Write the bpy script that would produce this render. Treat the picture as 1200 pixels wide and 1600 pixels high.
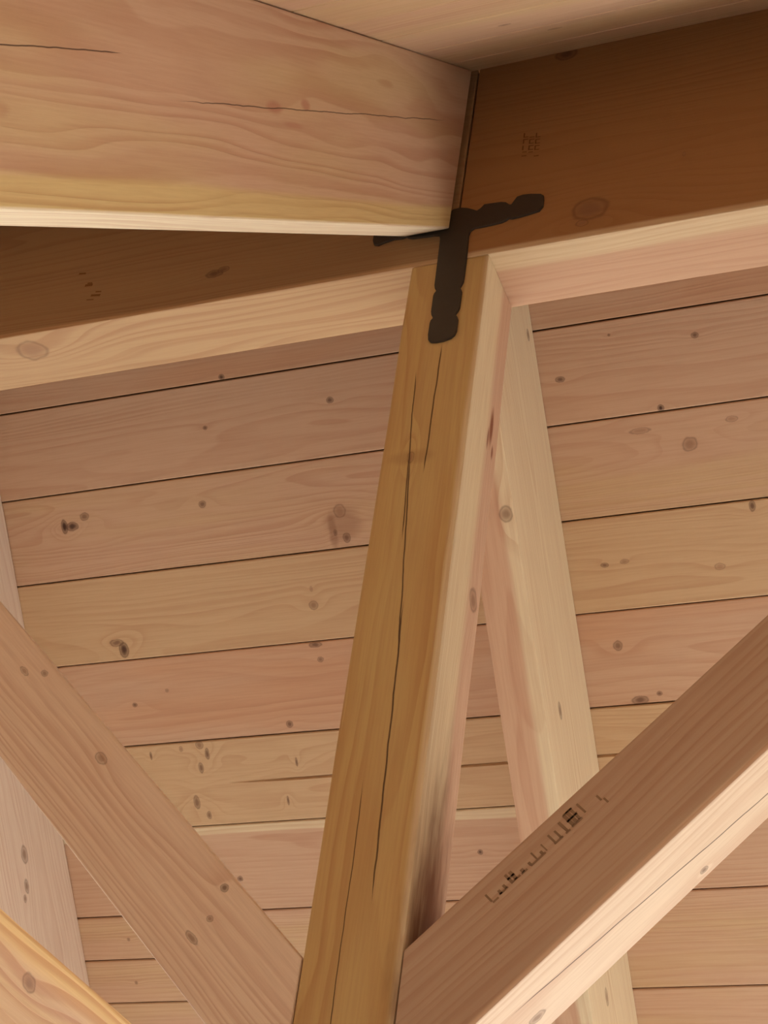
import bpy, bmesh, math, random
from mathutils import Vector, Matrix

scene = bpy.context.scene
for o in list(bpy.data.objects):
    bpy.data.objects.remove(o, do_unlink=True)
COL = scene.collection

# ------------------------------------------------------------------ camera
cam_data = bpy.data.cameras.new('camera')
cam = bpy.data.objects.new('camera', cam_data)
COL.objects.link(cam)
ROT = ((0.9311263654, 0.1170779721, 0.3453931673),
       (0.3436807809, -0.5985447630, -0.7236212321),
       (0.1220131651, 0.7924878013, -0.5975582586))
cam.matrix_world = Matrix.Translation((0.9995945, -2.0552123, -2.2310156)) @ Matrix(ROT).to_4x4()
cam_data.sensor_fit = 'VERTICAL'
cam_data.sensor_height = 24.0
cam_data.lens = 2876.4265 / 1600 * 24.0
cam_data.clip_start = 0.05
scene.camera = cam

# ------------------------------------------------------------------ light
world = bpy.data.worlds.new('overcast_sky')
scene.world = world
world.use_nodes = True
bg = world.node_tree.nodes['Background']
bg.inputs[0].default_value = (0.90, 0.95, 1.0, 1)
bg.inputs[1].default_value = 3.0

scene.view_settings.view_transform = 'Standard'
scene.view_settings.look = 'None'
scene.view_settings.gamma = 1.0
scene.view_settings.use_curve_mapping = False
scene.view_settings.exposure = 1.05

# ------------------------------------------------------------------ frame dimensions (metres)
# x runs along the ridge, y across the building (away from the camera), z up.
# The origin is the front left corner of the king post, at the underside of the ridge beam.
PITCH = 0.7796719444
CO, SI, TA = math.cos(PITCH), math.sin(PITCH), math.tan(PITCH)
HB = 0.5016         # depth of the ridge beam
DP = 0.1345         # thickness of ridge beam, post and braces
WP = 0.140          # width of the post
ZF = 0.5144         # far roof boards at the back of the ridge beam
ZA = 0.0794         # underside of the near rafter at the ridge beam
ZB = 0.0643         # underside of the far rafters at the ridge beam
TIE = -1.617        # top of the tie beam
GROUND = -3.85

# ------------------------------------------------------------------ node helpers
def group_new(name, ins, outs):
    g = bpy.data.node_groups.new(name, 'ShaderNodeTree')
    for n, t, dv in ins:
        s = g.interface.new_socket(n, in_out='INPUT', socket_type=t)
        if dv is not None:
            s.default_value = dv
    for n, t in outs:
        g.interface.new_socket(n, in_out='OUTPUT', socket_type=t)
    return g, g.nodes.new('NodeGroupInput'), g.nodes.new('NodeGroupOutput')


class NT:
    """thin wrapper that makes writing node trees short"""
    def __init__(self, tree):
        self.t = tree

    def node(self, typ, **kw):
        n = self.t.nodes.new(typ)
        for k, v in kw.items():
            setattr(n, k, v)
        return n

    def put(self, sock, v):
        if isinstance(v, bpy.types.NodeSocket):
            self.t.links.new(v, sock)
        elif v is not None:
            sock.default_value = v

    def m(self, op, a, b=None, c=None, clamp=False):
        n = self.node('ShaderNodeMath', operation=op, use_clamp=clamp)
        for i, v in enumerate((a, b, c)):
            self.put(n.inputs[i], v)
        return n.outputs[0]

    def vm(self, op, a, b=None):
        n = self.node('ShaderNodeVectorMath', operation=op)
        self.put(n.inputs[0], a)
        if b is not None:
            self.put(n.inputs[1], b)
        return n.outputs['Value'] if op in ('LENGTH', 'DOT_PRODUCT', 'DISTANCE') else n.outputs[0]

    def sep(self, v):
        n = self.node('ShaderNodeSeparateXYZ')
        self.put(n.inputs[0], v)
        return n.outputs

    def comb(self, x, y, z):
        n = self.node('ShaderNodeCombineXYZ')
        for i, v in enumerate((x, y, z)):
            self.put(n.inputs[i], v)
        return n.outputs[0]

    def step(self, v, e0, e1):
        n = self.node('ShaderNodeMapRange', interpolation_type='SMOOTHSTEP')
        self.put(n.inputs[0], v); self.put(n.inputs[1], e0); self.put(n.inputs[2], e1)
        return n.outputs[0]

    def noise(self, vec, scale, detail=2.0, rough=0.5, dim='3D', color=False, dist=0.0):
        n = self.node('ShaderNodeTexNoise', noise_dimensions=dim)
        if dim == '1D':
            self.put(n.inputs['W'], vec)
        else:
            self.put(n.inputs['Vector'], vec)
        self.put(n.inputs['Scale'], scale)
        n.inputs['Detail'].default_value = detail
        n.inputs['Roughness'].default_value = rough
        n.inputs['Distortion'].default_value = dist
        return n.outputs['Color'] if color else n.outputs[0]

    def mix(self, f, a, b, blend='MIX'):
        n = self.node('ShaderNodeMix', data_type='RGBA', blend_type=blend)
        self.put(n.inputs[0], f); self.put(n.inputs[6], a); self.put(n.inputs[7], b)
        return n.outputs[2]


def build_knot_group():
    g, gi, go = group_new('knot_shape', [('P', 'NodeSocketVector', None), ('Centre', 'NodeSocketVector', None),
                                         ('Radius', 'NodeSocketFloat', 0.01), ('Stretch', 'NodeSocketFloat', 1.3)],
                          [('Warp', 'NodeSocketFloat'), ('Core', 'NodeSocketFloat'), ('Rim', 'NodeSocketFloat')])
    k = NT(g)
    dv = k.vm('SUBTRACT', gi.outputs['P'], gi.outputs['Centre'])
    s = k.sep(dv)
    nz = k.noise(gi.outputs['P'], k.m('DIVIDE', 0.8, gi.outputs['Radius']), 2.0)
    dx = k.m('DIVIDE', s[0], gi.outputs['Stretch'])
    ln = k.vm('LENGTH', k.comb(dx, s[1], s[2]))
    q = k.m('ADD', k.m('DIVIDE', ln, gi.outputs['Radius']), k.m('MULTIPLY', k.m('SUBTRACT', nz, 0.5), 0.5))
    dx2 = k.m('DIVIDE', dx, 2.2)
    l2 = k.m('DIVIDE', k.vm('LENGTH', k.comb(dx2, s[1], s[2])), gi.outputs['Radius'])
    wv = k.m('EXPONENT', k.m('MULTIPLY', k.m('MULTIPLY', l2, l2), -0.22))
    k.put(go.inputs['Warp'], k.m('MULTIPLY', wv, k.m('MULTIPLY', gi.outputs['Radius'], 0.9)))
    k.put(go.inputs['Core'], k.m('SUBTRACT', 1.0, k.step(q, 0.2, 1.25)))
    rim = k.m('SUBTRACT', 1.0, k.step(k.m('ABSOLUTE', k.m('SUBTRACT', q, 0.9)), 0.0, 0.2))
    k.put(go.inputs['Rim'], rim)
    return g


def build_crack_group():
    # a drying check: a wavering line along the grain between x0 and x1
    g, gi, go = group_new('drying_check', [('X', 'NodeSocketFloat', 0), ('Y', 'NodeSocketFloat', 0), ('P', 'NodeSocketVector', None),
                                           ('X0', 'NodeSocketFloat', 0), ('X1', 'NodeSocketFloat', 1), ('Y0', 'NodeSocketFloat', 0),
                                           ('Y1', 'NodeSocketFloat', 0), ('Width', 'NodeSocketFloat', 0.001)],
                          [('Mask', 'NodeSocketFloat')])
    k = NT(g)
    o = gi.outputs
    u = k.m('DIVIDE', k.m('SUBTRACT', o['X'], o['X0']), k.m('SUBTRACT', o['X1'], o['X0']))
    nz = k.noise(o['P'], 14.0, 3.0)
    yl = k.m('ADD', o['Y0'], k.m('MULTIPLY', u, k.m('SUBTRACT', o['Y1'], o['Y0'])))
    dy = k.m('ABSOLUTE', k.m('ADD', k.m('SUBTRACT', o['Y'], yl), k.m('MULTIPLY', k.m('SUBTRACT', nz, 0.5), 0.006)))
    prof = k.m('MULTIPLY', k.step(u, 0.0, 0.12), k.m('SUBTRACT', 1.0, k.step(u, 0.88, 1.0)))
    w = k.m('ADD', k.m('MULTIPLY', o['Width'], prof), 0.00001)
    a = k.m('SUBTRACT', 1.0, k.step(k.m('DIVIDE', dy, w), 0.5, 1.2))
    inside = k.m('MULTIPLY', k.m('GREATER_THAN', u, 0.0), k.m('LESS_THAN', u, 1.0))
    k.put(go.inputs['Mask'], k.m('MULTIPLY', a, inside))
    return g


KNOT = build_knot_group()
CRACK = build_crack_group()
SEED = [0]


def lin(r, g, b):
    f = lambda c: (c / 255 / 12.92) if c / 255 <= 0.04045 else ((c / 255 + 0.055) / 1.055) ** 2.4
    return (f(r), f(g), f(b), 1)


PINK = lin(206, 166, 135)
TAN = lin(206, 172, 131)
GOLD = lin(202, 172, 116)
CREAM = lin(226, 205, 168)
RED = lin(196, 152, 118)
B_PINK = lin(206, 168, 138)
B_TAN = lin(207, 173, 134)
B_RED = lin(204, 158, 124)


def wood(name, light=TAN, dark=PINK, sap=CREAM, sap_axis='z', sap_edges=(), pith=(0.05, -0.12), ring=150.0, contrast=0.35,
         knots=(), cracks=(), rough_saw=0.4, fleck=0.25, wave=1.0, blotches=(), edges=(), warp=1.0):
    """Procedural sawn softwood. Grain along the object's local x.
    sap_edges: (edge coordinate, fade width, sign): sap where sign*(coord-edge) > 0
    knots: (x, y, z, radius, stretch, darkness 0..1)
    cracks: (axis, x0, x1, c0, c1, width)
    blotches: (x, y, z, rx, ry, rz, colour, strength)"""
    SEED[0] += 1
    rnd = random.Random(SEED[0] * 7 + 3)
    mat = bpy.data.materials.new(name)
    mat.use_nodes = True
    t = mat.node_tree
    t.nodes.clear()
    k = NT(t)
    out = k.node('ShaderNodeOutputMaterial')
    bs = k.node('ShaderNodeBsdfPrincipled')
    t.links.new(bs.outputs[0], out.inputs[0])
    P = k.node('ShaderNodeTexCoord').outputs['Object']
    off = (rnd.uniform(-20, 20), rnd.uniform(-20, 20), rnd.uniform(-20, 20))
    PS = k.vm('ADD', P, off)
    x, y, z = k.sep(P)[0:3]
    axis = {'x': x, 'y': y, 'z': z}
    stretchP = k.vm('MULTIPLY', PS, (1.1, 7.0, 7.0))
    wn = k.noise(stretchP, 1.0, 2.0, color=True)
    ws = k.sep(wn)
    wy = k.m('MULTIPLY', k.m('SUBTRACT', ws[0], 0.5), 0.050 * wave)
    wz = k.m('MULTIPLY', k.m('SUBTRACT', ws[1], 0.5), 0.050 * wave)
    dy = k.m('ADD', k.m('SUBTRACT', y, pith[0]), wy)
    dz = k.m('ADD', k.m('SUBTRACT', z, pith[1]), wz)
    r = k.m('SQRT', k.m('ADD', k.m('MULTIPLY', dy, dy), k.m('MULTIPLY', dz, dz)))
    cores = []
    for kx, ky, kz, kr, ks, kd in knots:
        n = k.node('ShaderNodeGroup', node_tree=KNOT)
        k.put(n.inputs['P'], P)
        n.inputs['Centre'].default_value = (kx, ky, kz)
        n.inputs['Radius'].default_value = kr
        n.inputs['Stretch'].default_value = ks
        r = k.m('ADD', r, k.m('MULTIPLY', n.outputs['Warp'], warp))
        cores.append((n.outputs['Core'], n.outputs['Rim'], kd))
    # broad colour change
    big = k.noise(k.vm('MULTIPLY', PS, (1.6, 9.0, 9.0)), 1.0, 2.0)
    col = k.mix(k.step(big, 0.35, 0.65), light, dark)
    slow = k.noise(k.m('ADD', r, rnd.uniform(0, 9)), 28.0, 2.0, dim='1D')
    col = k.mix(k.m('MULTIPLY', k.step(slow, 0.42, 0.68), 0.5), col, dark)
    for e, wd, sg in sap_edges:
        c = k.m('ADD', axis[sap_axis], k.m('MULTIPLY', k.m('SUBTRACT', ws[2], 0.5), 0.02))
        f = k.step(c, e - wd / 2, e + wd / 2)
        if sg < 0:
            f = k.m('SUBTRACT', 1.0, f)
        col = k.mix(k.m('MULTIPLY', f, 0.9), col, sap)
    for ax, e, wd, sg, ec in edges:
        c = k.m('ADD', axis[ax], k.m('MULTIPLY', k.m('SUBTRACT', ws[2], 0.5), wd * 1.5))
        f = k.step(c, e - wd / 2, e + wd / 2)
        if sg < 0:
            f = k.m('SUBTRACT', 1.0, f)
        col = k.mix(k.m('MULTIPLY', f, 0.92), col, ec)
    # growth rings: irregular bands with a narrow dark late-wood line
    rn = k.noise(r, ring * 0.35, 2.0, 0.6, dim='1D')
    ph = k.m('ADD', k.m('MULTIPLY', r, ring), k.m('MULTIPLY', rn, 2.2))
    saw = k.m('FRACT', ph)
    late = k.m('MULTIPLY', k.step(saw, 0.35, 0.93), k.m('SUBTRACT', 1.0, k.step(saw, 0.93, 1.0)))
    patch = k.step(k.noise(k.vm('MULTIPLY', PS, (2.0, 11.0, 11.0)), 1.0, 2.0), 0.32, 0.68)
    late = k.m('MULTIPLY', late, k.m('ADD', 0.35, k.m('MULTIPLY', patch, 0.65)))
    ringcol = k.mix(1.0, col, lin(196, 134, 100), 'MULTIPLY')
    col = k.mix(k.m('MULTIPLY', late, contrast), col, ringcol)
    # fine fibre
    fib = k.noise(k.vm('MULTIPLY', PS, (10.0, 260.0, 260.0)), 1.0, 2.0, 0.6)
    col = k.mix(k.m('MULTIPLY', k.m('SUBTRACT', fib, 0.40), fleck * 2.0, clamp=True), col, lin(165, 112, 80), 'MIX')
    for bx, by, bz, rx, ry, rz, bc, bst in blotches:
        dv = k.vm('MULTIPLY', k.vm('SUBTRACT', P, (bx, by, bz)), (1 / rx, 1 / ry, 1 / rz))
        nz = k.noise(k.vm('MULTIPLY', PS, (12.0, 60.0, 60.0)), 1.0, 3.0)
        q = k.m('ADD', k.vm('LENGTH', dv), k.m('MULTIPLY', k.m('SUBTRACT', nz, 0.5), 0.5))
        f = k.m('MULTIPLY', k.m('SUBTRACT', 1.0, k.step(q, 0.35, 1.0)), bst)
        col = k.mix(f, col, bc)
    for core, rim, kd in cores:
        kc = k.mix(kd, lin(176, 128, 96), lin(70, 42, 30))
        col = k.mix(k.m('MULTIPLY', core, 0.30 + 0.68 * kd), col, kc)
        col = k.mix(k.m('MULTIPLY', rim, 0.22 + 0.3 * kd), col, lin(88, 56, 40))
    depth = None
    for ax, x0, x1, c0, c1, wd in cracks:
        n = k.node('ShaderNodeGroup', node_tree=CRACK)
        k.put(n.inputs['X'], x); k.put(n.inputs['Y'], axis[ax]); k.put(n.inputs['P'], P)
        for nm, v in zip(('X0', 'X1', 'Y0', 'Y1', 'Width'), (x0, x1, c0, c1, wd)):
            n.inputs[nm].default_value = v
        col = k.mix(k.m('MULTIPLY', n.outputs[0], 0.85), col, lin(70, 42, 26))
        depth = n.outputs[0] if depth is None else k.m('MAXIMUM', depth, n.outputs[0])
    t.links.new(col, bs.inputs['Base Color'])
    bs.inputs['Roughness'].default_value = 0.62
    bs.inputs['Specular IOR Level'].default_value = 0.3
    h = k.m('ADD', k.m('MULTIPLY', fib, 0.5), k.m('MULTIPLY', late, -0.35))
    cross = k.noise(k.vm('MULTIPLY', PS, (150.0, 14.0, 14.0)), 1.0, 1.0)
    h = k.m('ADD', h, k.m('MULTIPLY', cross, 0.25 * rough_saw))
    if depth is not None:
        h = k.m('SUBTRACT', h, k.m('MULTIPLY', depth, 3.0))
    bp = k.node('ShaderNodeBump')
    bp.inputs['Strength'].default_value = rough_saw
    bp.inputs['Distance'].default_value = 0.0012
    t.links.new(h, bp.inputs['Height'])
    t.links.new(bp.outputs[0], bs.inputs['Normal'])
    return mat


def plain(name, rgb, rough=0.7, spec=0.3, var=0.0, scale=4.0, metal=0.0, bump=0.0):
    mat = bpy.data.materials.new(name)
    mat.use_nodes = True
    t = mat.node_tree
    k = NT(t)
    bs = t.nodes['Principled BSDF']
    P = k.node('ShaderNodeTexCoord').outputs['Object']
    n = k.noise(P, scale, 4.0)
    c2 = tuple(c * (1 - var) for c in rgb[:3]) + (1,)
    t.links.new(k.mix(n, rgb, c2), bs.inputs['Base Color'])
    bs.inputs['Roughness'].default_value = rough
    bs.inputs['Specular IOR Level'].default_value = spec
    bs.inputs['Metallic'].default_value = metal
    if bump:
        bp = k.node('ShaderNodeBump')
        bp.inputs['Strength'].default_value = bump
        bp.inputs['Distance'].default_value = 0.002
        t.links.new(n, bp.inputs['Height'])
        t.links.new(bp.outputs[0], bs.inputs['Normal'])
    return mat


# ------------------------------------------------------------------ mesh helpers
def link_mesh(name, bm, mat, mw=None, parent=None):
    me = bpy.data.meshes.new(name)
    bm.to_mesh(me)
    bm.free()
    o = bpy.data.objects.new(name, me)
    if mat:
        me.materials.append(mat)
    COL.objects.link(o)
    if mw is not None:
        o.matrix_world = mw
    if parent is not None:
        o.parent = parent
        o.matrix_parent_inverse = Matrix.Identity(4)
        o.matrix_basis = parent.matrix_world.inverted() @ (mw if mw is not None else Matrix.Identity(4))
    return o


def frame(origin, ex, ez):
    ex = Vector(ex).normalized()
    ez = Vector(ez).normalized()
    ey = ez.cross(ex)
    m = Matrix((ex, ey, ez)).transposed().to_4x4()
    m.translation = Vector(origin)
    return m


def timber_bm(L, W, H, cut0=0.0, cut1=0.0, bevel=0.004, segs=2, cuts=6, wobble=0.0, seed=0):
    """sawn timber from x=0..L, y=0..W, z=0..H; the end at x=0 leans by cut0 per unit z, the other by cut1.
    It is divided along its length so the arrises can waver slightly like sawn stock."""
    rnd = random.Random(seed)
    bm = bmesh.new()
    rings = []
    for i in range(cuts + 1):
        f = i / cuts
        ring = []
        wob = [(rnd.uniform(-1, 1) * wobble, rnd.uniform(-1, 1) * wobble) for _ in range(4)] if 0 < i < cuts else [(0, 0)] * 4
        for j, (yy, zz) in enumerate(((0, 0), (W, 0), (W, H), (0, H))):
            x0 = cut0 * zz
            x1 = L + cut1 * zz
            ring.append(bm.verts.new((x0 + (x1 - x0) * f, yy + wob[j][0], zz + wob[j][1])))
        rings.append(ring)
    for a, b in zip(rings, rings[1:]):
        for j in range(4):
            bm.faces.new((a[j], a[(j + 1) % 4], b[(j + 1) % 4], b[j]))
    bm.faces.new(rings[0][::-1])
    bm.faces.new(rings[-1])
    bmesh.ops.recalc_face_normals(bm, faces=bm.faces)
    ed = [e for e in bm.edges if len(e.link_faces) == 2 and e.calc_face_angle(0) > 0.5]
    if bevel:
        bmesh.ops.bevel(bm, geom=ed, offset=bevel, segments=segs, profile=0.6, affect='EDGES')
    return bm


def tag(o, label=None, cat=None, group=None, kind=None):
    if label: o['label'] = label
    if cat: o['category'] = cat
    if group: o['group'] = group
    if kind: o['kind'] = kind
    return o


def loc(mw, p):
    return mw.inverted() @ Vector(p)


def kn(mw, pts):
    """knots given where they sit in the building, turned into the timber's own frame"""
    r = []
    for p, rad, st, dk in pts:
        q = loc(mw, p)
        r.append((q.x, q.y, q.z, rad, st, dk))
    return r


# ------------------------------------------------------------------ ground
gm = plain('pale_bounce_floor', lin(205, 200, 190), 0.8, 0.2, 0.12, 1.5)  # unseen floor, added to throw light up onto the timbers
bm = bmesh.new()
bmesh.ops.create_grid(bm, x_segments=2, y_segments=2, size=14)
fl = link_mesh('floor', bm, gm, Matrix.Translation((0, 0, GROUND)))
tag(fl, kind='structure', label='unseen pale floor added below the roof to bounce light up')
wallm = plain('added_wall_grey', lin(136, 126, 116), 0.8, 0.2, 0.2, 3)  # grey of the added walls, sets how much light they return


def wall(name, pts, thick, label):
    bm = bmesh.new()
    a = [bm.verts.new(p) for p in pts]
    b = [bm.verts.new(Vector(p) + Vector(thick)) for p in pts]
    bm.faces.new(a)
    bm.faces.new(b[::-1])
    for j in range(len(pts)):
        bm.faces.new((a[j], b[j], b[(j + 1) % len(pts)], a[(j + 1) % len(pts)]))
    bmesh.ops.recalc_face_normals(bm, faces=bm.faces)
    return tag(link_mesh(name, bm, wallm), label, kind='structure')


# unseen walls, added so that light comes mainly from the right and below
wall('added_wall_back', [(-3.2, -2.75, GROUND), (3.2, -2.75, GROUND), (3.2, -2.75, -1.2), (-3.2, -2.75, -1.2)], (0, -0.1, 0), 'unseen grey wall added behind the camera to cut the front light')
wall('added_wall_right', [(3.3, -2.75, GROUND), (3.3, -0.3, GROUND), (3.3, -0.3, -1.6), (3.3, 2.2, -1.6), (3.3, 0.07, 0.56), (3.3, -2.1, -1.6), (3.3, -2.75, -1.6)], (0.1, 0, 0), 'unseen grey gable wall added on the right to limit the light, open below the eaves in its far half')
wall('added_wall_left', [(-3.3, -2.75, GROUND), (-3.3, 0.9, GROUND), (-3.3, 0.9, -1.6), (-3.3, 2.2, -1.6), (-3.3, 0.07, 0.56), (-3.3, -2.1, -1.6), (-3.3, -2.75, -1.6)], (-0.1, 0, 0), 'unseen grey gable wall added far to the left to shape the light, open below the eaves at its far end')

# ------------------------------------------------------------------ roof: boards on both slopes
deck = plain('roof_deck', lin(120, 90, 62), 0.9, 0.1, 0.2)
XL, XR = -3.2, 3.2
GAP = 0.0026
BT = 0.022


def board_bm(L, W, chamfer=0.0022, groove=None):
    """tongue and groove board, x 0..L, y 0..W, face at z=0 (down), with eased lower edges.
    groove: (y, x_start, x_full, x_end) a V cut into the face, fading out at x_start"""
    bm = bmesh.new()
    prof = [(0, BT), (0, chamfer), (chamfer, 0)]
    if groove:
        gy = groove[0]
        prof += [(gy - 0.0035, 0), (gy, 0.0), (gy + 0.0035, 0)]
    prof += [(W - chamfer, 0), (W, chamfer), (W, BT)]
    xs = [0.0, L] if not groove else sorted({0.0, groove[1], groove[2], groove[3], L})
    rings = []
    for xx in xs:
        ring = []
        for i, (yy, zz) in enumerate(prof):
            if groove and i == 4:
                _, a, b, c = groove
                dpt = 0.007 * (max(0.0, min(1.0, (xx - a) / (b - a))))
                zz = dpt
            ring.append(bm.verts.new((xx, yy, zz)))
        rings.append(ring)
    n = len(prof)
    for a, b in zip(rings, rings[1:]):
        for j in range(n):
            bm.faces.new((a[j], a[(j + 1) % n], b[(j + 1) % n], b[j]))
    bm.faces.new(rings[0][::-1])
    bm.faces.new(rings[-1])
    bmesh.ops.recalc_face_normals(bm, faces=bm.faces)
    return bm


FAR = frame((0, DP, ZF), (1, 0, 0), (0, SI, CO))      # local y runs down the far slope
bm = bmesh.new()
S_END = 2.9
for s0, s1, z0, z1 in ((-0.10, S_END, BT + 0.001, BT + 0.03),):
    vs = [bm.verts.new((a, b, c)) for c in (z0, z1) for a, b in ((XL, s0), (XR, s0), (XR, s1), (XL, s1))]
    for f in ((3, 2, 1, 0), (4, 5, 6, 7), (0, 1, 5, 4), (1, 2, 6, 5), (2, 3, 7, 6), (3, 0, 4, 7)):
        bm.faces.new([vs[i] for i in f])
ceil_far = link_mesh('ceiling', bm, deck, FAR)
tag(ceil_far, kind='structure', label='far roof slope lined with wide pink tan boards behind the king post')

# rows: (edge, edge, knots (x, s, radius, stretch, darkness), options)
ROWS = [
    (-0.09, 0.035, [], {}),
    (0.035, 0.222, [], {}),
    (0.222, 0.412, [(-0.60, 0.404, .006, 1.2, .9)], dict(light=B_RED, dark=B_PINK)),
    (0.412, 0.601, [(-0.370, 0.484, .007, 1.1, .8), (-0.656, 0.503, .0045, 1.2, .8), (0.383, 0.465, .006, 1.2, .8),
                    (0.112, 0.511, .006, 1.6, .8), (0.299, 0.593, .007, .9, 1.), (0.22, 0.44, .003, 1, .7)], dict(light=B_PINK, dark=B_PINK)),
    (0.601, 0.790, [(-0.692, 0.661, .008, 1.1, .75), (-0.975, 0.654, .009, 1.2, .7), (-1.027, 0.670, .016, .5, 1.), (-1.008, 0.672, .010, 1.5, .95),
                    (-0.388, 0.712, .014, 1.0, .35), (-0.382, 0.768, .010, .9, .75), (-0.405, 0.755, .007, .6, .7),
                    (0.344, 0.669, .014, 1.1, .5), (0.253, 0.631, .006, 3.5, .35), (0.43, 0.632, .006, 2., .3)], dict(light=B_TAN, dark=B_PINK, wave=1.6)),
    (0.790, 0.977, [(-0.950, 0.935, .008, 2.2, .75), (-0.935, 0.952, .017, .7, .97), (-0.479, 0.900, .010, 1.0, .55), (-0.478, 0.865, .006, .6, .35),
                    (0.445, 0.801, .011, .6, .85), (0.145, 0.883, .005, 1.6, .7), (0.185, 0.880, .005, 1.8, .45), (0.368, 0.910, .007, 1.5, .35)], dict(light=B_TAN, dark=B_TAN)),
    (0.977, 1.167, [(-0.578, 1.146, .008, 1.0, .8), (-0.933, 1.075, .005, 1.2, .8), (-0.484, 1.015, .006, 1.2, .65), (-0.85, 1.05, .004, 1.2, .5),
                    (0.147, 1.045, .010, 1.0, .7), (0.175, 1.157, .008, 2.2, .8), (0.215, 1.147, .005, 1.2, .8), (-0.49, 0.983, .006, 2.5, .8)], dict(light=B_RED, dark=B_PINK)),
    (1.167, 1.355, [(-0.780, 1.195, .013, .42, .8), (-0.800, 1.225, .012, .5, .75), (-0.795, 1.175, .009, 1., .6), (-0.824, 1.300, .015, .5, .7), (-0.80, 1.33, .009, .6, .7), (-0.576, 1.228, .010, .3, .8), (-0.610, 1.310, .010, .3, .8),
                    (-0.915, 1.190, .009, .35, .8), (-0.84, 1.18, .006, .8, .5)], dict(light=B_TAN, dark=B_TAN, wave=2.2, groove=(0.096, -0.74, -0.60, 6.4))),
    (1.355, 1.548, [(-0.753, 1.475, .006, 1.1, .8), (-0.203, 1.446, .0055, 1.1, .9)], dict(light=B_PINK, dark=B_PINK, sap_axis='y', sap_edges=((0.020, 0.004, -1),))),
    (1.548, 1.748, [(-1.05, 1.60, .004, 1., .6)], dict(groove_left=True)),
    (1.748, 1.94, [], {}), (1.94, 2.13, [], {}), (2.13, 2.32, [], {}), (2.32, 2.51, [], {}), (2.51, 2.70, [], {}), (2.70, 2.89, [], {}),
]
for i, (a, b, kk, op) in enumerate(ROWS):
    op = dict(op)
    gr = op.pop('groove', None)
    gl = op.pop('groove_left', False)
    W = b - a - GAP
    rnd = random.Random(i + 50)
    dz = rnd.uniform(0, 0.0015)
    mw = FAR @ Matrix.Translation((XL, a + GAP / 2, dz))
    if gr:
        gr = (gr[0], gr[1] - XL, gr[2] - XL, XR - XL)
    bm = board_bm(XR - XL, W, groove=gr)
    knots = [(x - XL, s - a, 0.0, r, st, dk) for x, s, r, st, dk in kk]
    op.setdefault('pith', (rnd.uniform(0.02, 0.16), rnd.choice((-1, 1)) * rnd.uniform(0.05, 0.12)))
    blot = []
    if i == 4:
        blot = [(-0.385 - XL, 0.735 - a, 0, .055, .05, .05, lin(140, 92, 66), .4), (-0.41 - XL, 0.750 - a, 0, .012, .05, .040, lin(130, 82, 56), .4)]
    if gl:
        bm.free()
        bm = board_bm(XR - XL, W, groove=None)
    op.setdefault('light', B_TAN)
    op.setdefault('dark', B_PINK)
    m = wood('ceiling_board_%d' % i, ring=rnd.uniform(110, 150), contrast=0.22, knots=knots, rough_saw=0.25, blotches=blot, **op)
    if gl:
        # this row changes board behind the left rafter: two narrow boards to its left part
        bm.free()
        xs = -0.80
        o = link_mesh('plank', board_bm(xs - XL - 0.002, W / 2 - GAP / 2), m, mw, ceil_far)
        o = link_mesh('plank', board_bm(xs - XL - 0.002, W / 2 - GAP / 2), m, mw @ Matrix.Translation((0, W / 2 + GAP / 2, 0)), ceil_far)
        o = link_mesh('plank', board_bm(XR - xs, W), m, mw @ Matrix.Translation((xs - XL, 0, 0)), ceil_far)
    else:
        link_mesh('plank', bm, m, mw, ceil_far)

NEAR = frame((0, 0, HB), (1, 0, 0), (0, -SI, CO))     # local y runs up the near slope (towards +y)
bm = bmesh.new()
vs = [bm.verts.new((a, b, c)) for c in (BT + 0.001, BT + 0.03) for a, b in ((XL, -2.9), (XR, -2.9), (XR, 0.09), (XL, 0.09))]
for f in ((3, 2, 1, 0), (4, 5, 6, 7), (0, 1, 5, 4), (1, 2, 6, 5), (2, 3, 7, 6), (3, 0, 4, 7)):
    bm.faces.new([vs[i] for i in f])
ceil_near = link_mesh('ceiling', bm, deck, NEAR)
tag(ceil_near, kind='structure', label='near roof slope lined with boards seen edge-on above the rafter at the top')
s = 0.055
i = 0
while s > -2.85:
    a = s - 0.19
    rnd = random.Random(i + 90)
    mw = NEAR @ Matrix.Translation((XL, a + GAP / 2, rnd.uniform(0, 0.001)))
    kk = {2: [(0.24 - XL, 0.10, 0, .007, 1.5, .6)], 1: [(0.29 - XL, 0.05, 0, .008, 1.6, .4)]}.get(i, [])
    m = wood('near_board_%d' % i, light=PINK, dark=TAN, ring=120, contrast=0.2, knots=kk, rough_saw=0.25,
             pith=(0.1, rnd.uniform(0.06, 0.1)))
    link_mesh('plank', board_bm(XR - XL, 0.19 - GAP), m, mw, ceil_near)
    s = a
    i += 1

# ------------------------------------------------------------------ ridge beam in two lengths, meeting over the king post
JOINT = 0.0735
mw = frame((XL, 0, 0), (1, 0, 0), (0, 0, 1))
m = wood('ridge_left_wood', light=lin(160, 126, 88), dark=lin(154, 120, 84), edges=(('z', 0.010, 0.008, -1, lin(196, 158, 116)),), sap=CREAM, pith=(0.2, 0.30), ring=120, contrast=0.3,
         knots=kn(mw, [((-0.779, 0.043, 0), .026, 1.25, .35), ((-0.392, 0, 0.073), .010, 1.8, .8), ((-0.375, 0, 0.080), .008, 1.5, .7)]))
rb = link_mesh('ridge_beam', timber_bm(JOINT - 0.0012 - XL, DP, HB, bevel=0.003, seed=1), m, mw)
tag(rb, 'deep timber ridge beam left of the king post, its dark face half hidden behind the big rafter', 'beam', 'ridge beam lengths')

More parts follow.
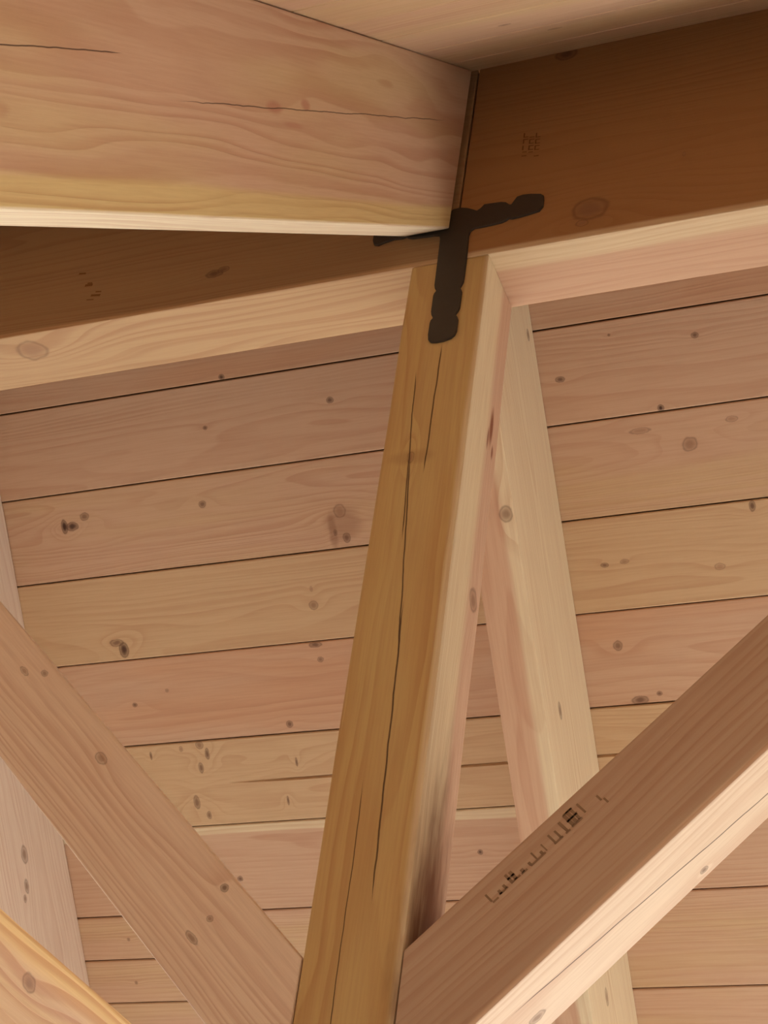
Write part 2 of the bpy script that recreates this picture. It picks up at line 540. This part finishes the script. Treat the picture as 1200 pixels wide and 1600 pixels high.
mw2 = frame((JOINT + 0.0012, 0, 0), (1, 0, 0), (0, 0, 1))
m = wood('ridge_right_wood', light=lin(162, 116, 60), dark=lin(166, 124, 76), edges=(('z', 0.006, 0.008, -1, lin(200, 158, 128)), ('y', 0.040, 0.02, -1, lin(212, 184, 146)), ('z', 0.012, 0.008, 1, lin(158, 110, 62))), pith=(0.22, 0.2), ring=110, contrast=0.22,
         knots=kn(mw2, [((0.312, 0, 0.066), .028, 1.15, .55), ((0.244, 0, 0.492), .016, 1.3, .8), ((0.47, 0, .16), .006, .5, .35), ((0.30, 0, 0.035), .008, 1.4, .4)]))
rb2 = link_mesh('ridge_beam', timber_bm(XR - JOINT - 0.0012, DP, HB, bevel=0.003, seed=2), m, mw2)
tag(rb2, 'deep timber ridge beam right of the king post with an oval knot and a small ink stamp', 'beam', 'ridge beam lengths')


def strokes(name, mw, quads, mat, parent, label):
    """ink marks: thin strokes a fraction of a millimetre proud of the face"""
    bm = bmesh.new()
    for (u0, v0, u1, v1, wd) in quads:
        d = Vector((u1 - u0, v1 - v0))
        L = max(d.length, 1e-6)
        nx, ny = -d.y / L * wd / 2, d.x / L * wd / 2
        low, top = [], []
        for (a, b) in ((u0 + nx, v0 + ny), (u0 - nx, v0 - ny), (u1 - nx, v1 - ny), (u1 + nx, v1 + ny)):
            low.append(bm.verts.new((a, -0.0002, b)))
            top.append(bm.verts.new((a, 0.0002, b)))
        bm.faces.new(low)
        bm.faces.new(top[::-1])
        for j in range(4):
            bm.faces.new((low[j], top[j], top[(j + 1) % 4], low[(j + 1) % 4]))
    bmesh.ops.recalc_face_normals(bm, faces=bm.faces)
    o = link_mesh(name, bm, mat, mw, parent)
    o['label'] = label
    o['kind'] = 'stuff'
    return o


ink = plain('faded_ink', lin(128, 88, 50), 0.8, 0.1, 0.15, 60)
ink2 = plain('grey_ink', lin(148, 118, 92), 0.8, 0.1, 0.2, 60)
rnd = random.Random(5)
# small square stamp on the right ridge length
q = []
for rr in range(4):
    for cc in range(3):
        u, v = 0.182 + cc * 0.0115, 0.288 - rr * 0.0165 - cc * 0.003
        if rnd.random() < 0.8: q.append((u - .003, v + .006, u - .003, v - .006, .0022))
        if rnd.random() < 0.8: q.append((u - .004, v - .005, u + .005, v - .006, .002))
        if rnd.random() < 0.6: q.append((u - .003, v + .005, u + .005, v + .004, .002))
strokes('ink_stamp', Matrix.Translation((0, -0.0001, 0)), q, ink, rb2, 'small square faded ink stamp')
q = [(-0.690, .140, -.675, .138, .004), (-.668, .104, -.652, .103, .006), (-.664, .109, -.654, .108, .003), (-.648, .074, -.628, .071, .005),
     (-.640, .082, -.628, .080, .003), (-.655, .064, -.640, .062, .002)]
strokes('ink_stamp', Matrix.Translation((0, -0.0001, 0)), q, ink, rb, 'faint ink dashes')

# ------------------------------------------------------------------ king post (stands on the tie beam)
PM = frame((0, 0, 0), (0, 0, -1), (0, -1, 0))         # local x down the post, y = -x world?, z towards the camera
# local y = z x x = (0,-1,0) x (0,0,-1) = (1,0,0): across the face
HP = -TIE
PMW = PM @ Matrix.Translation((0, 0, -DP))
m = wood('king_post_wood', edges=(('z', 0.052, 0.03, -1, lin(206, 166, 138)),), light=GOLD, dark=lin(198, 162, 106), sap=CREAM, sap_axis='y', sap_edges=((0.134, 0.012, 1),), pith=(0.07, -0.19), ring=230, contrast=0.3, fleck=.3,
         wave=0.5,
         knots=kn(PMW, [((0.14, 0.105, -0.643), .017, 1.2, .6), ((0.05, 0, -0.43), .006, 2.0, .4)]),
         cracks=[('y', 0.19, 0.47, 0.076, 0.076, .0013), ('y', 0.24, 0.60, 0.037, 0.056, .0011), ('y', 0.42, 0.82, 0.048, 0.077, .0013), ('y', 0.70, 1.20, 0.072, 0.088, .0015),
                 ('y', 1.0, 1.45, 0.05, 0.055, .0008)],
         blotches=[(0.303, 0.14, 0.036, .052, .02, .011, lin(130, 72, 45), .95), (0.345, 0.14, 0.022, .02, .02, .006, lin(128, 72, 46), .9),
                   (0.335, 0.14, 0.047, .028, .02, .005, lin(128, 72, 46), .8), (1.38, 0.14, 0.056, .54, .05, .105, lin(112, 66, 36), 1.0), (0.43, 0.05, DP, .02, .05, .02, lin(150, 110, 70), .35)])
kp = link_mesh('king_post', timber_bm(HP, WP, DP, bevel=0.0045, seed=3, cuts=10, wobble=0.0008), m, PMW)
tag(kp, 'square golden king post with long drying cracks, upright below the ridge beam', 'post')

# ------------------------------------------------------------------ rafters
HN = (HB - ZA) * CO
NR = frame((-0.0203, -0.008, ZA - 0.008 * TA), (0, -CO, -SI), (0, -SI, CO))
m = wood('near_rafter_wood', light=TAN, dark=PINK, sap=lin(216, 186, 128), sap_axis='z', sap_edges=((0.038, 0.014, -1),), edges=(('z', 0.003, 0.003, -1, lin(235, 215, 185)),), pith=(-0.10, 0.20), ring=95, contrast=0.34, wave=1.3,
         blotches=[(0.72, 0.0842, 0.156, .035, .02, .012, lin(176, 112, 88), .6), (0.60, .0842, .168, .022, .02, .012, lin(176, 112, 88), .6), (0.66, .0842, .135, .05, .02, .006, lin(176, 112, 88), .4), (1.45, .0842, .10, .03, .02, .012, lin(176, 126, 92), .4)],
         cracks=[('z', 1.15, 1.48, 0.185, 0.163, .0009), ('z', -0.10, 1.05, 0.192, 0.140, .0008)])
ra = link_mesh('rafter', timber_bm(2.75, 0.0842, HN - 0.001, cut0=-TA, bevel=0.004, seed=4, cuts=10), m, NR)
tag(ra, 'big near rafter with a yellow lower edge running in from the upper left', 'rafter', 'roof rafters')

HF = (ZF - ZB) * CO


def far_rafter(x1, w, mat, label, seed):
    mwf = frame((x1, DP + 0.0005, ZB), (0, CO, -SI), (0, SI, CO))
    o = link_mesh('rafter', timber_bm(2.75, w, HF - 0.001, cut0=-TA, bevel=0.003, seed=seed, cuts=10), mat(mwf), mwf)
    return tag(o, label, 'rafter', 'roof rafters')


far_rafter(0.0728, 0.0858, lambda M: wood(
    'far_rafter_wood', light=PINK, dark=PINK, sap=CREAM, sap_axis='y', sap_edges=((0.022, 0.014, -1),), pith=(0.04, 0.16), ring=170, contrast=0.33,
    knots=kn(M, [((0.057, 0.425, -0.223), .013, 1.2, .6), ((0.073, 0.774, -0.426), .010, 1.8, .7), ((0.073, 0.403, 0.193), .009, 1.3, .7), ((0.073, 1.190, -0.812), .010, 1.8, .55)])),
    'pinkish far rafter running down the boards just right of the king post', 11)
far_rafter(-1.168, 0.0858, lambda M: wood(
    'left_rafter_wood', light=lin(230, 210, 190), dark=lin(228, 208, 188), pith=(0.1, 0.2), ring=110, contrast=0.3, wave=1.5,
    knots=kn(M, [((-1.168, 0.976, -0.548), .012, 1.7, .6), ((-1.168, 1.014, -0.604), .008, 2.0, .65), ((-1.168, 1.02, -0.63), .006, 1.5, .6)])),
    'pale far rafter at the left edge, crossed by the left diagonal brace', 12)

# ------------------------------------------------------------------ diagonal braces up to the ridge beam
r2 = math.sqrt(0.5)


def brace(sign, xfoot, c_low, hh, mat, label, seed):
    """underside line z = c_low + sign*x"""
    foot = Vector((xfoot, 0, c_low + sign * xfoot))
    top = Vector((-sign * c_low, 0, 0))           # where the underside reaches the ridge beam
    L = (top - foot).length
    ex = (sign * r2, 0, r2)
    ez = (-sign * r2, 0, r2)
    mwb = frame(foot, ex, ez)
    # local y = ez x ex : points to -y when sign=+1? shift so that the timber fills y = 0..DP
    ydir = Vector(ez).cross(Vector(ex))
    if ydir.y < 0:
        mwb = mwb @ Matrix.Translation((0, -DP, 0))
    # foot is cut plumb against the post, the head level against the ridge beam
    bm = timber_bm(L, DP, hh, cut0=1.0, cut1=-1.0, bevel=0.003, seed=seed, cuts=8, wobble=0.0006)
    o = link_mesh('diagonal_brace', bm, mat(mwb), mwb)
    return tag(o, label, 'brace', 'diagonal braces of the king post')


RB = brace(1, WP + 0.0012, -1.6115, 0.1475, lambda M: wood(
    'right_brace_wood', light=lin(190, 160, 134), dark=lin(184, 152, 126), edges=(('z', 0.006, 0.006, -1, lin(226, 196, 166)),), pith=(0.09, -0.05), ring=85, contrast=0.3, wave=1.2,
    knots=kn(M, [((0.296, 0.095, -1.316), .009, 1.5, .6), ((0.502, 0.116, -1.110), .006, 1.2, .7)]),
    cracks=[('y', 0.18, 0.75, 0.045, 0.095, .0012)]),
    'right diagonal brace with dark stamped face and bright underside, rising from the post', 21)
LB = brace(-1, -0.0012, -1.480, 0.150, lambda M: wood(
    'left_brace_wood', light=lin(234, 208, 182), dark=lin(230, 202, 176), warp=0.3, pith=(0.03, 0.145), ring=150, contrast=0.32, wave=0.9,
    knots=kn(M, [((-0.380, 0, -0.937), .008, 1.8, .45), ((-0.134, 0, -1.160), .006, 1.2, .75), ((-0.169, 0, -1.232), .005, 3.0, .55), ((-0.147, 0, -1.205), .005, 1.2, .5),
                 ((-0.521, 0, -0.773), .005, 1.6, .5), ((-0.56, 0, -0.765), .005, 2.5, .4)])),
    'left diagonal brace rising from the post to the upper left', 22)

# grade stamp along the upper edge of the right brace, too blurred to read
SM = frame((0, -0.0001, 0), (r2, 0, r2), (-r2, 0, r2))
q = []
for u, v0, v1, wd in ((-.668, -1.014, -1.028, .003), (-.652, -1.022, -1.029, .004), (-.643, -1.021, -1.028, .004), (-.632, -1.012, -1.027, .004), (-.625, -1.013, -1.028, .005),
                      (-.612, -1.022, -1.028, .005), (-.599, -1.022, -1.028, .004), (-.588, -1.014, -1.028, .0025), (-.578, -1.022, -1.028, .004), (-.571, -1.015, -1.028, .002),
                      (-.556, -1.012, -1.028, .003), (-.546, -1.014, -1.028, .003), (-.534, -1.009, -1.028, .004), (-.523, -1.006, -1.027, .005), (-.517, -1.005, -1.027, .005),
                      (-.511, -1.005, -1.027, .004), (-.500, -1.007, -1.025, .003), (-.474, -1.018, -1.028, .003), (-.470, -1.028, -1.037, .003)):
    q.append((u, v0, u, v1, wd))
for u0, u1, v in ((-.668, -.658, -1.030), (-.655, -.640, -1.028), (-.634, -.618, -1.0275), (-.634, -.622, -1.020), (-.616, -.606, -1.028), (-.60, -.574, -1.0285), (-.558, -.543, -1.0285),
                  (-.538, -.530, -1.0285), (-.526, -.508, -1.0275), (-.526, -.508, -1.017), (-.524, -.508, -1.006)):
    q.append((u0, v, u1, v, .0028))
strokes('grade_stamp', SM, q, ink2, RB, 'row of blurred grey grade stamp characters')

# ------------------------------------------------------------------ tie beam the king post stands on
TM = frame((0, -2.05, TIE - 0.24), (0, 1, 0), (0, 0, 1))      # local y = z x x = -x
TMW = TM @ Matrix.Translation((0, -WP, 0))
m = wood('tie_beam_wood', light=lin(204, 164, 120), dark=PINK, sap=lin(222, 180, 118), sap_axis='z', sap_edges=((0.215, 0.03, 1),), pith=(-0.10, 0.05), ring=95, contrast=0.45, wave=1.6,
         knots=kn(TMW, [((0.14, -0.800, -1.656), .008, 1.4, .6)]))
tb = link_mesh('tie_beam', timber_bm(4.25, WP, 0.24, bevel=0.006, seed=31, cuts=14, wobble=0.002), m, TMW)
tag(tb, 'warm tan horizontal tie beam crossing the lower left corner', 'beam')

# ------------------------------------------------------------------ black iron strap over the joint
OUT = [(0.060, .118), (0.064, .123), (.076, .1245), (.090, .120), (.100, .1145), (.109, .1085), (.115, .113), (.121, .1215), (.139, .1205), (.152, .1195), (.161, .1165), (.168, .109),
       (.171, .1085), (.175, .116), (.180, .1255), (.191, .128), (.205, .1265), (.223, .1215), (.228, .117), (.2295, .108), (.229, .091), (.223, .081), (.210, .078), (.192, .075),
       (.176, .0735), (.172, .0745), (.169, .0755), (.165, .072), (.157, .069), (.130, .0665), (.109, .0665), (.102, .062), (.0995, .052),
       (.101, 0.0), (.1015, -.045), (.101, -.060), (.098, -.069), (.0965, -.073), (.099, -.078), (.1005, -.083), (.1005, -.120), (.0985, -.127), (.0955, -.132), (.0955, -.136),
       (.0985, -.140), (.1005, -.146), (.1005, -.172), (.098, -.181), (.092, -.187), (.079, -.1905), (.066, -.191), (.057, -.189), (.052, -.183), (.0505, -.172), (.0505, -.146), (.0515, -.140), (.0545, -.136),
       (.0545, -.132), (.0515, -.127), (.0500, -.120), (.0495, -.083), (.051, -.077), (.0535, -.073), (.0535, -.069), (.0505, -.065), (.049, -.058), (.048, 0.0), (.047, .054), (.044, .064), (.034, .0665),
       (.020, .0665), (-.006, .069), (-.014, .072), (-.018, .0755), (-.021, .0745), (-.025, .0735), (-.041, .075), (-.059, .071), (-.070, .067), (-.078, .070), (-.0815, .080), (-.0815, .108), (-.079, .117),
       (-.074, .1215), (-.056, .1265), (-.042, .128), (-.031, .1255), (-.026, .116), (-.022, .1085), (-.019, .109), (-.012, .1165), (-.003, .1195), (.010, .1205), (.028, .1215), (.034, .113), (.040, .1085), (.049, .1145)]
bm = bmesh.new()
TH = 0.005
fv = [bm.verts.new((x, -TH, z)) for x, z in OUT]
bv = [bm.verts.new((x, -0.0003, z)) for x, z in OUT]
bm.faces.new(fv)
bm.faces.new(bv[::-1])
for j in range(len(OUT)):
    bm.faces.new((fv[j], bv[j], bv[(j + 1) % len(OUT)], fv[(j + 1) % len(OUT)]))
bmesh.ops.recalc_face_normals(bm, faces=bm.faces)
fr = [e for e in bm.edges if all(v.co.y < -TH + 1e-5 for v in e.verts)]
bmesh.ops.bevel(bm, geom=fr, offset=0.0012, segments=2, profile=0.5, affect='EDGES')
bmesh.ops.triangulate(bm, faces=[f for f in bm.faces if len(f.verts) > 4])
iron = plain('black_iron', lin(66, 54, 42), 0.62, 0.35, 0.25, 40, 0.0, 0.3)
st = link_mesh('iron_strap', bm, iron)
tag(st, 'black iron T strap with notched ends over the ridge joint and post top', 'bracket')
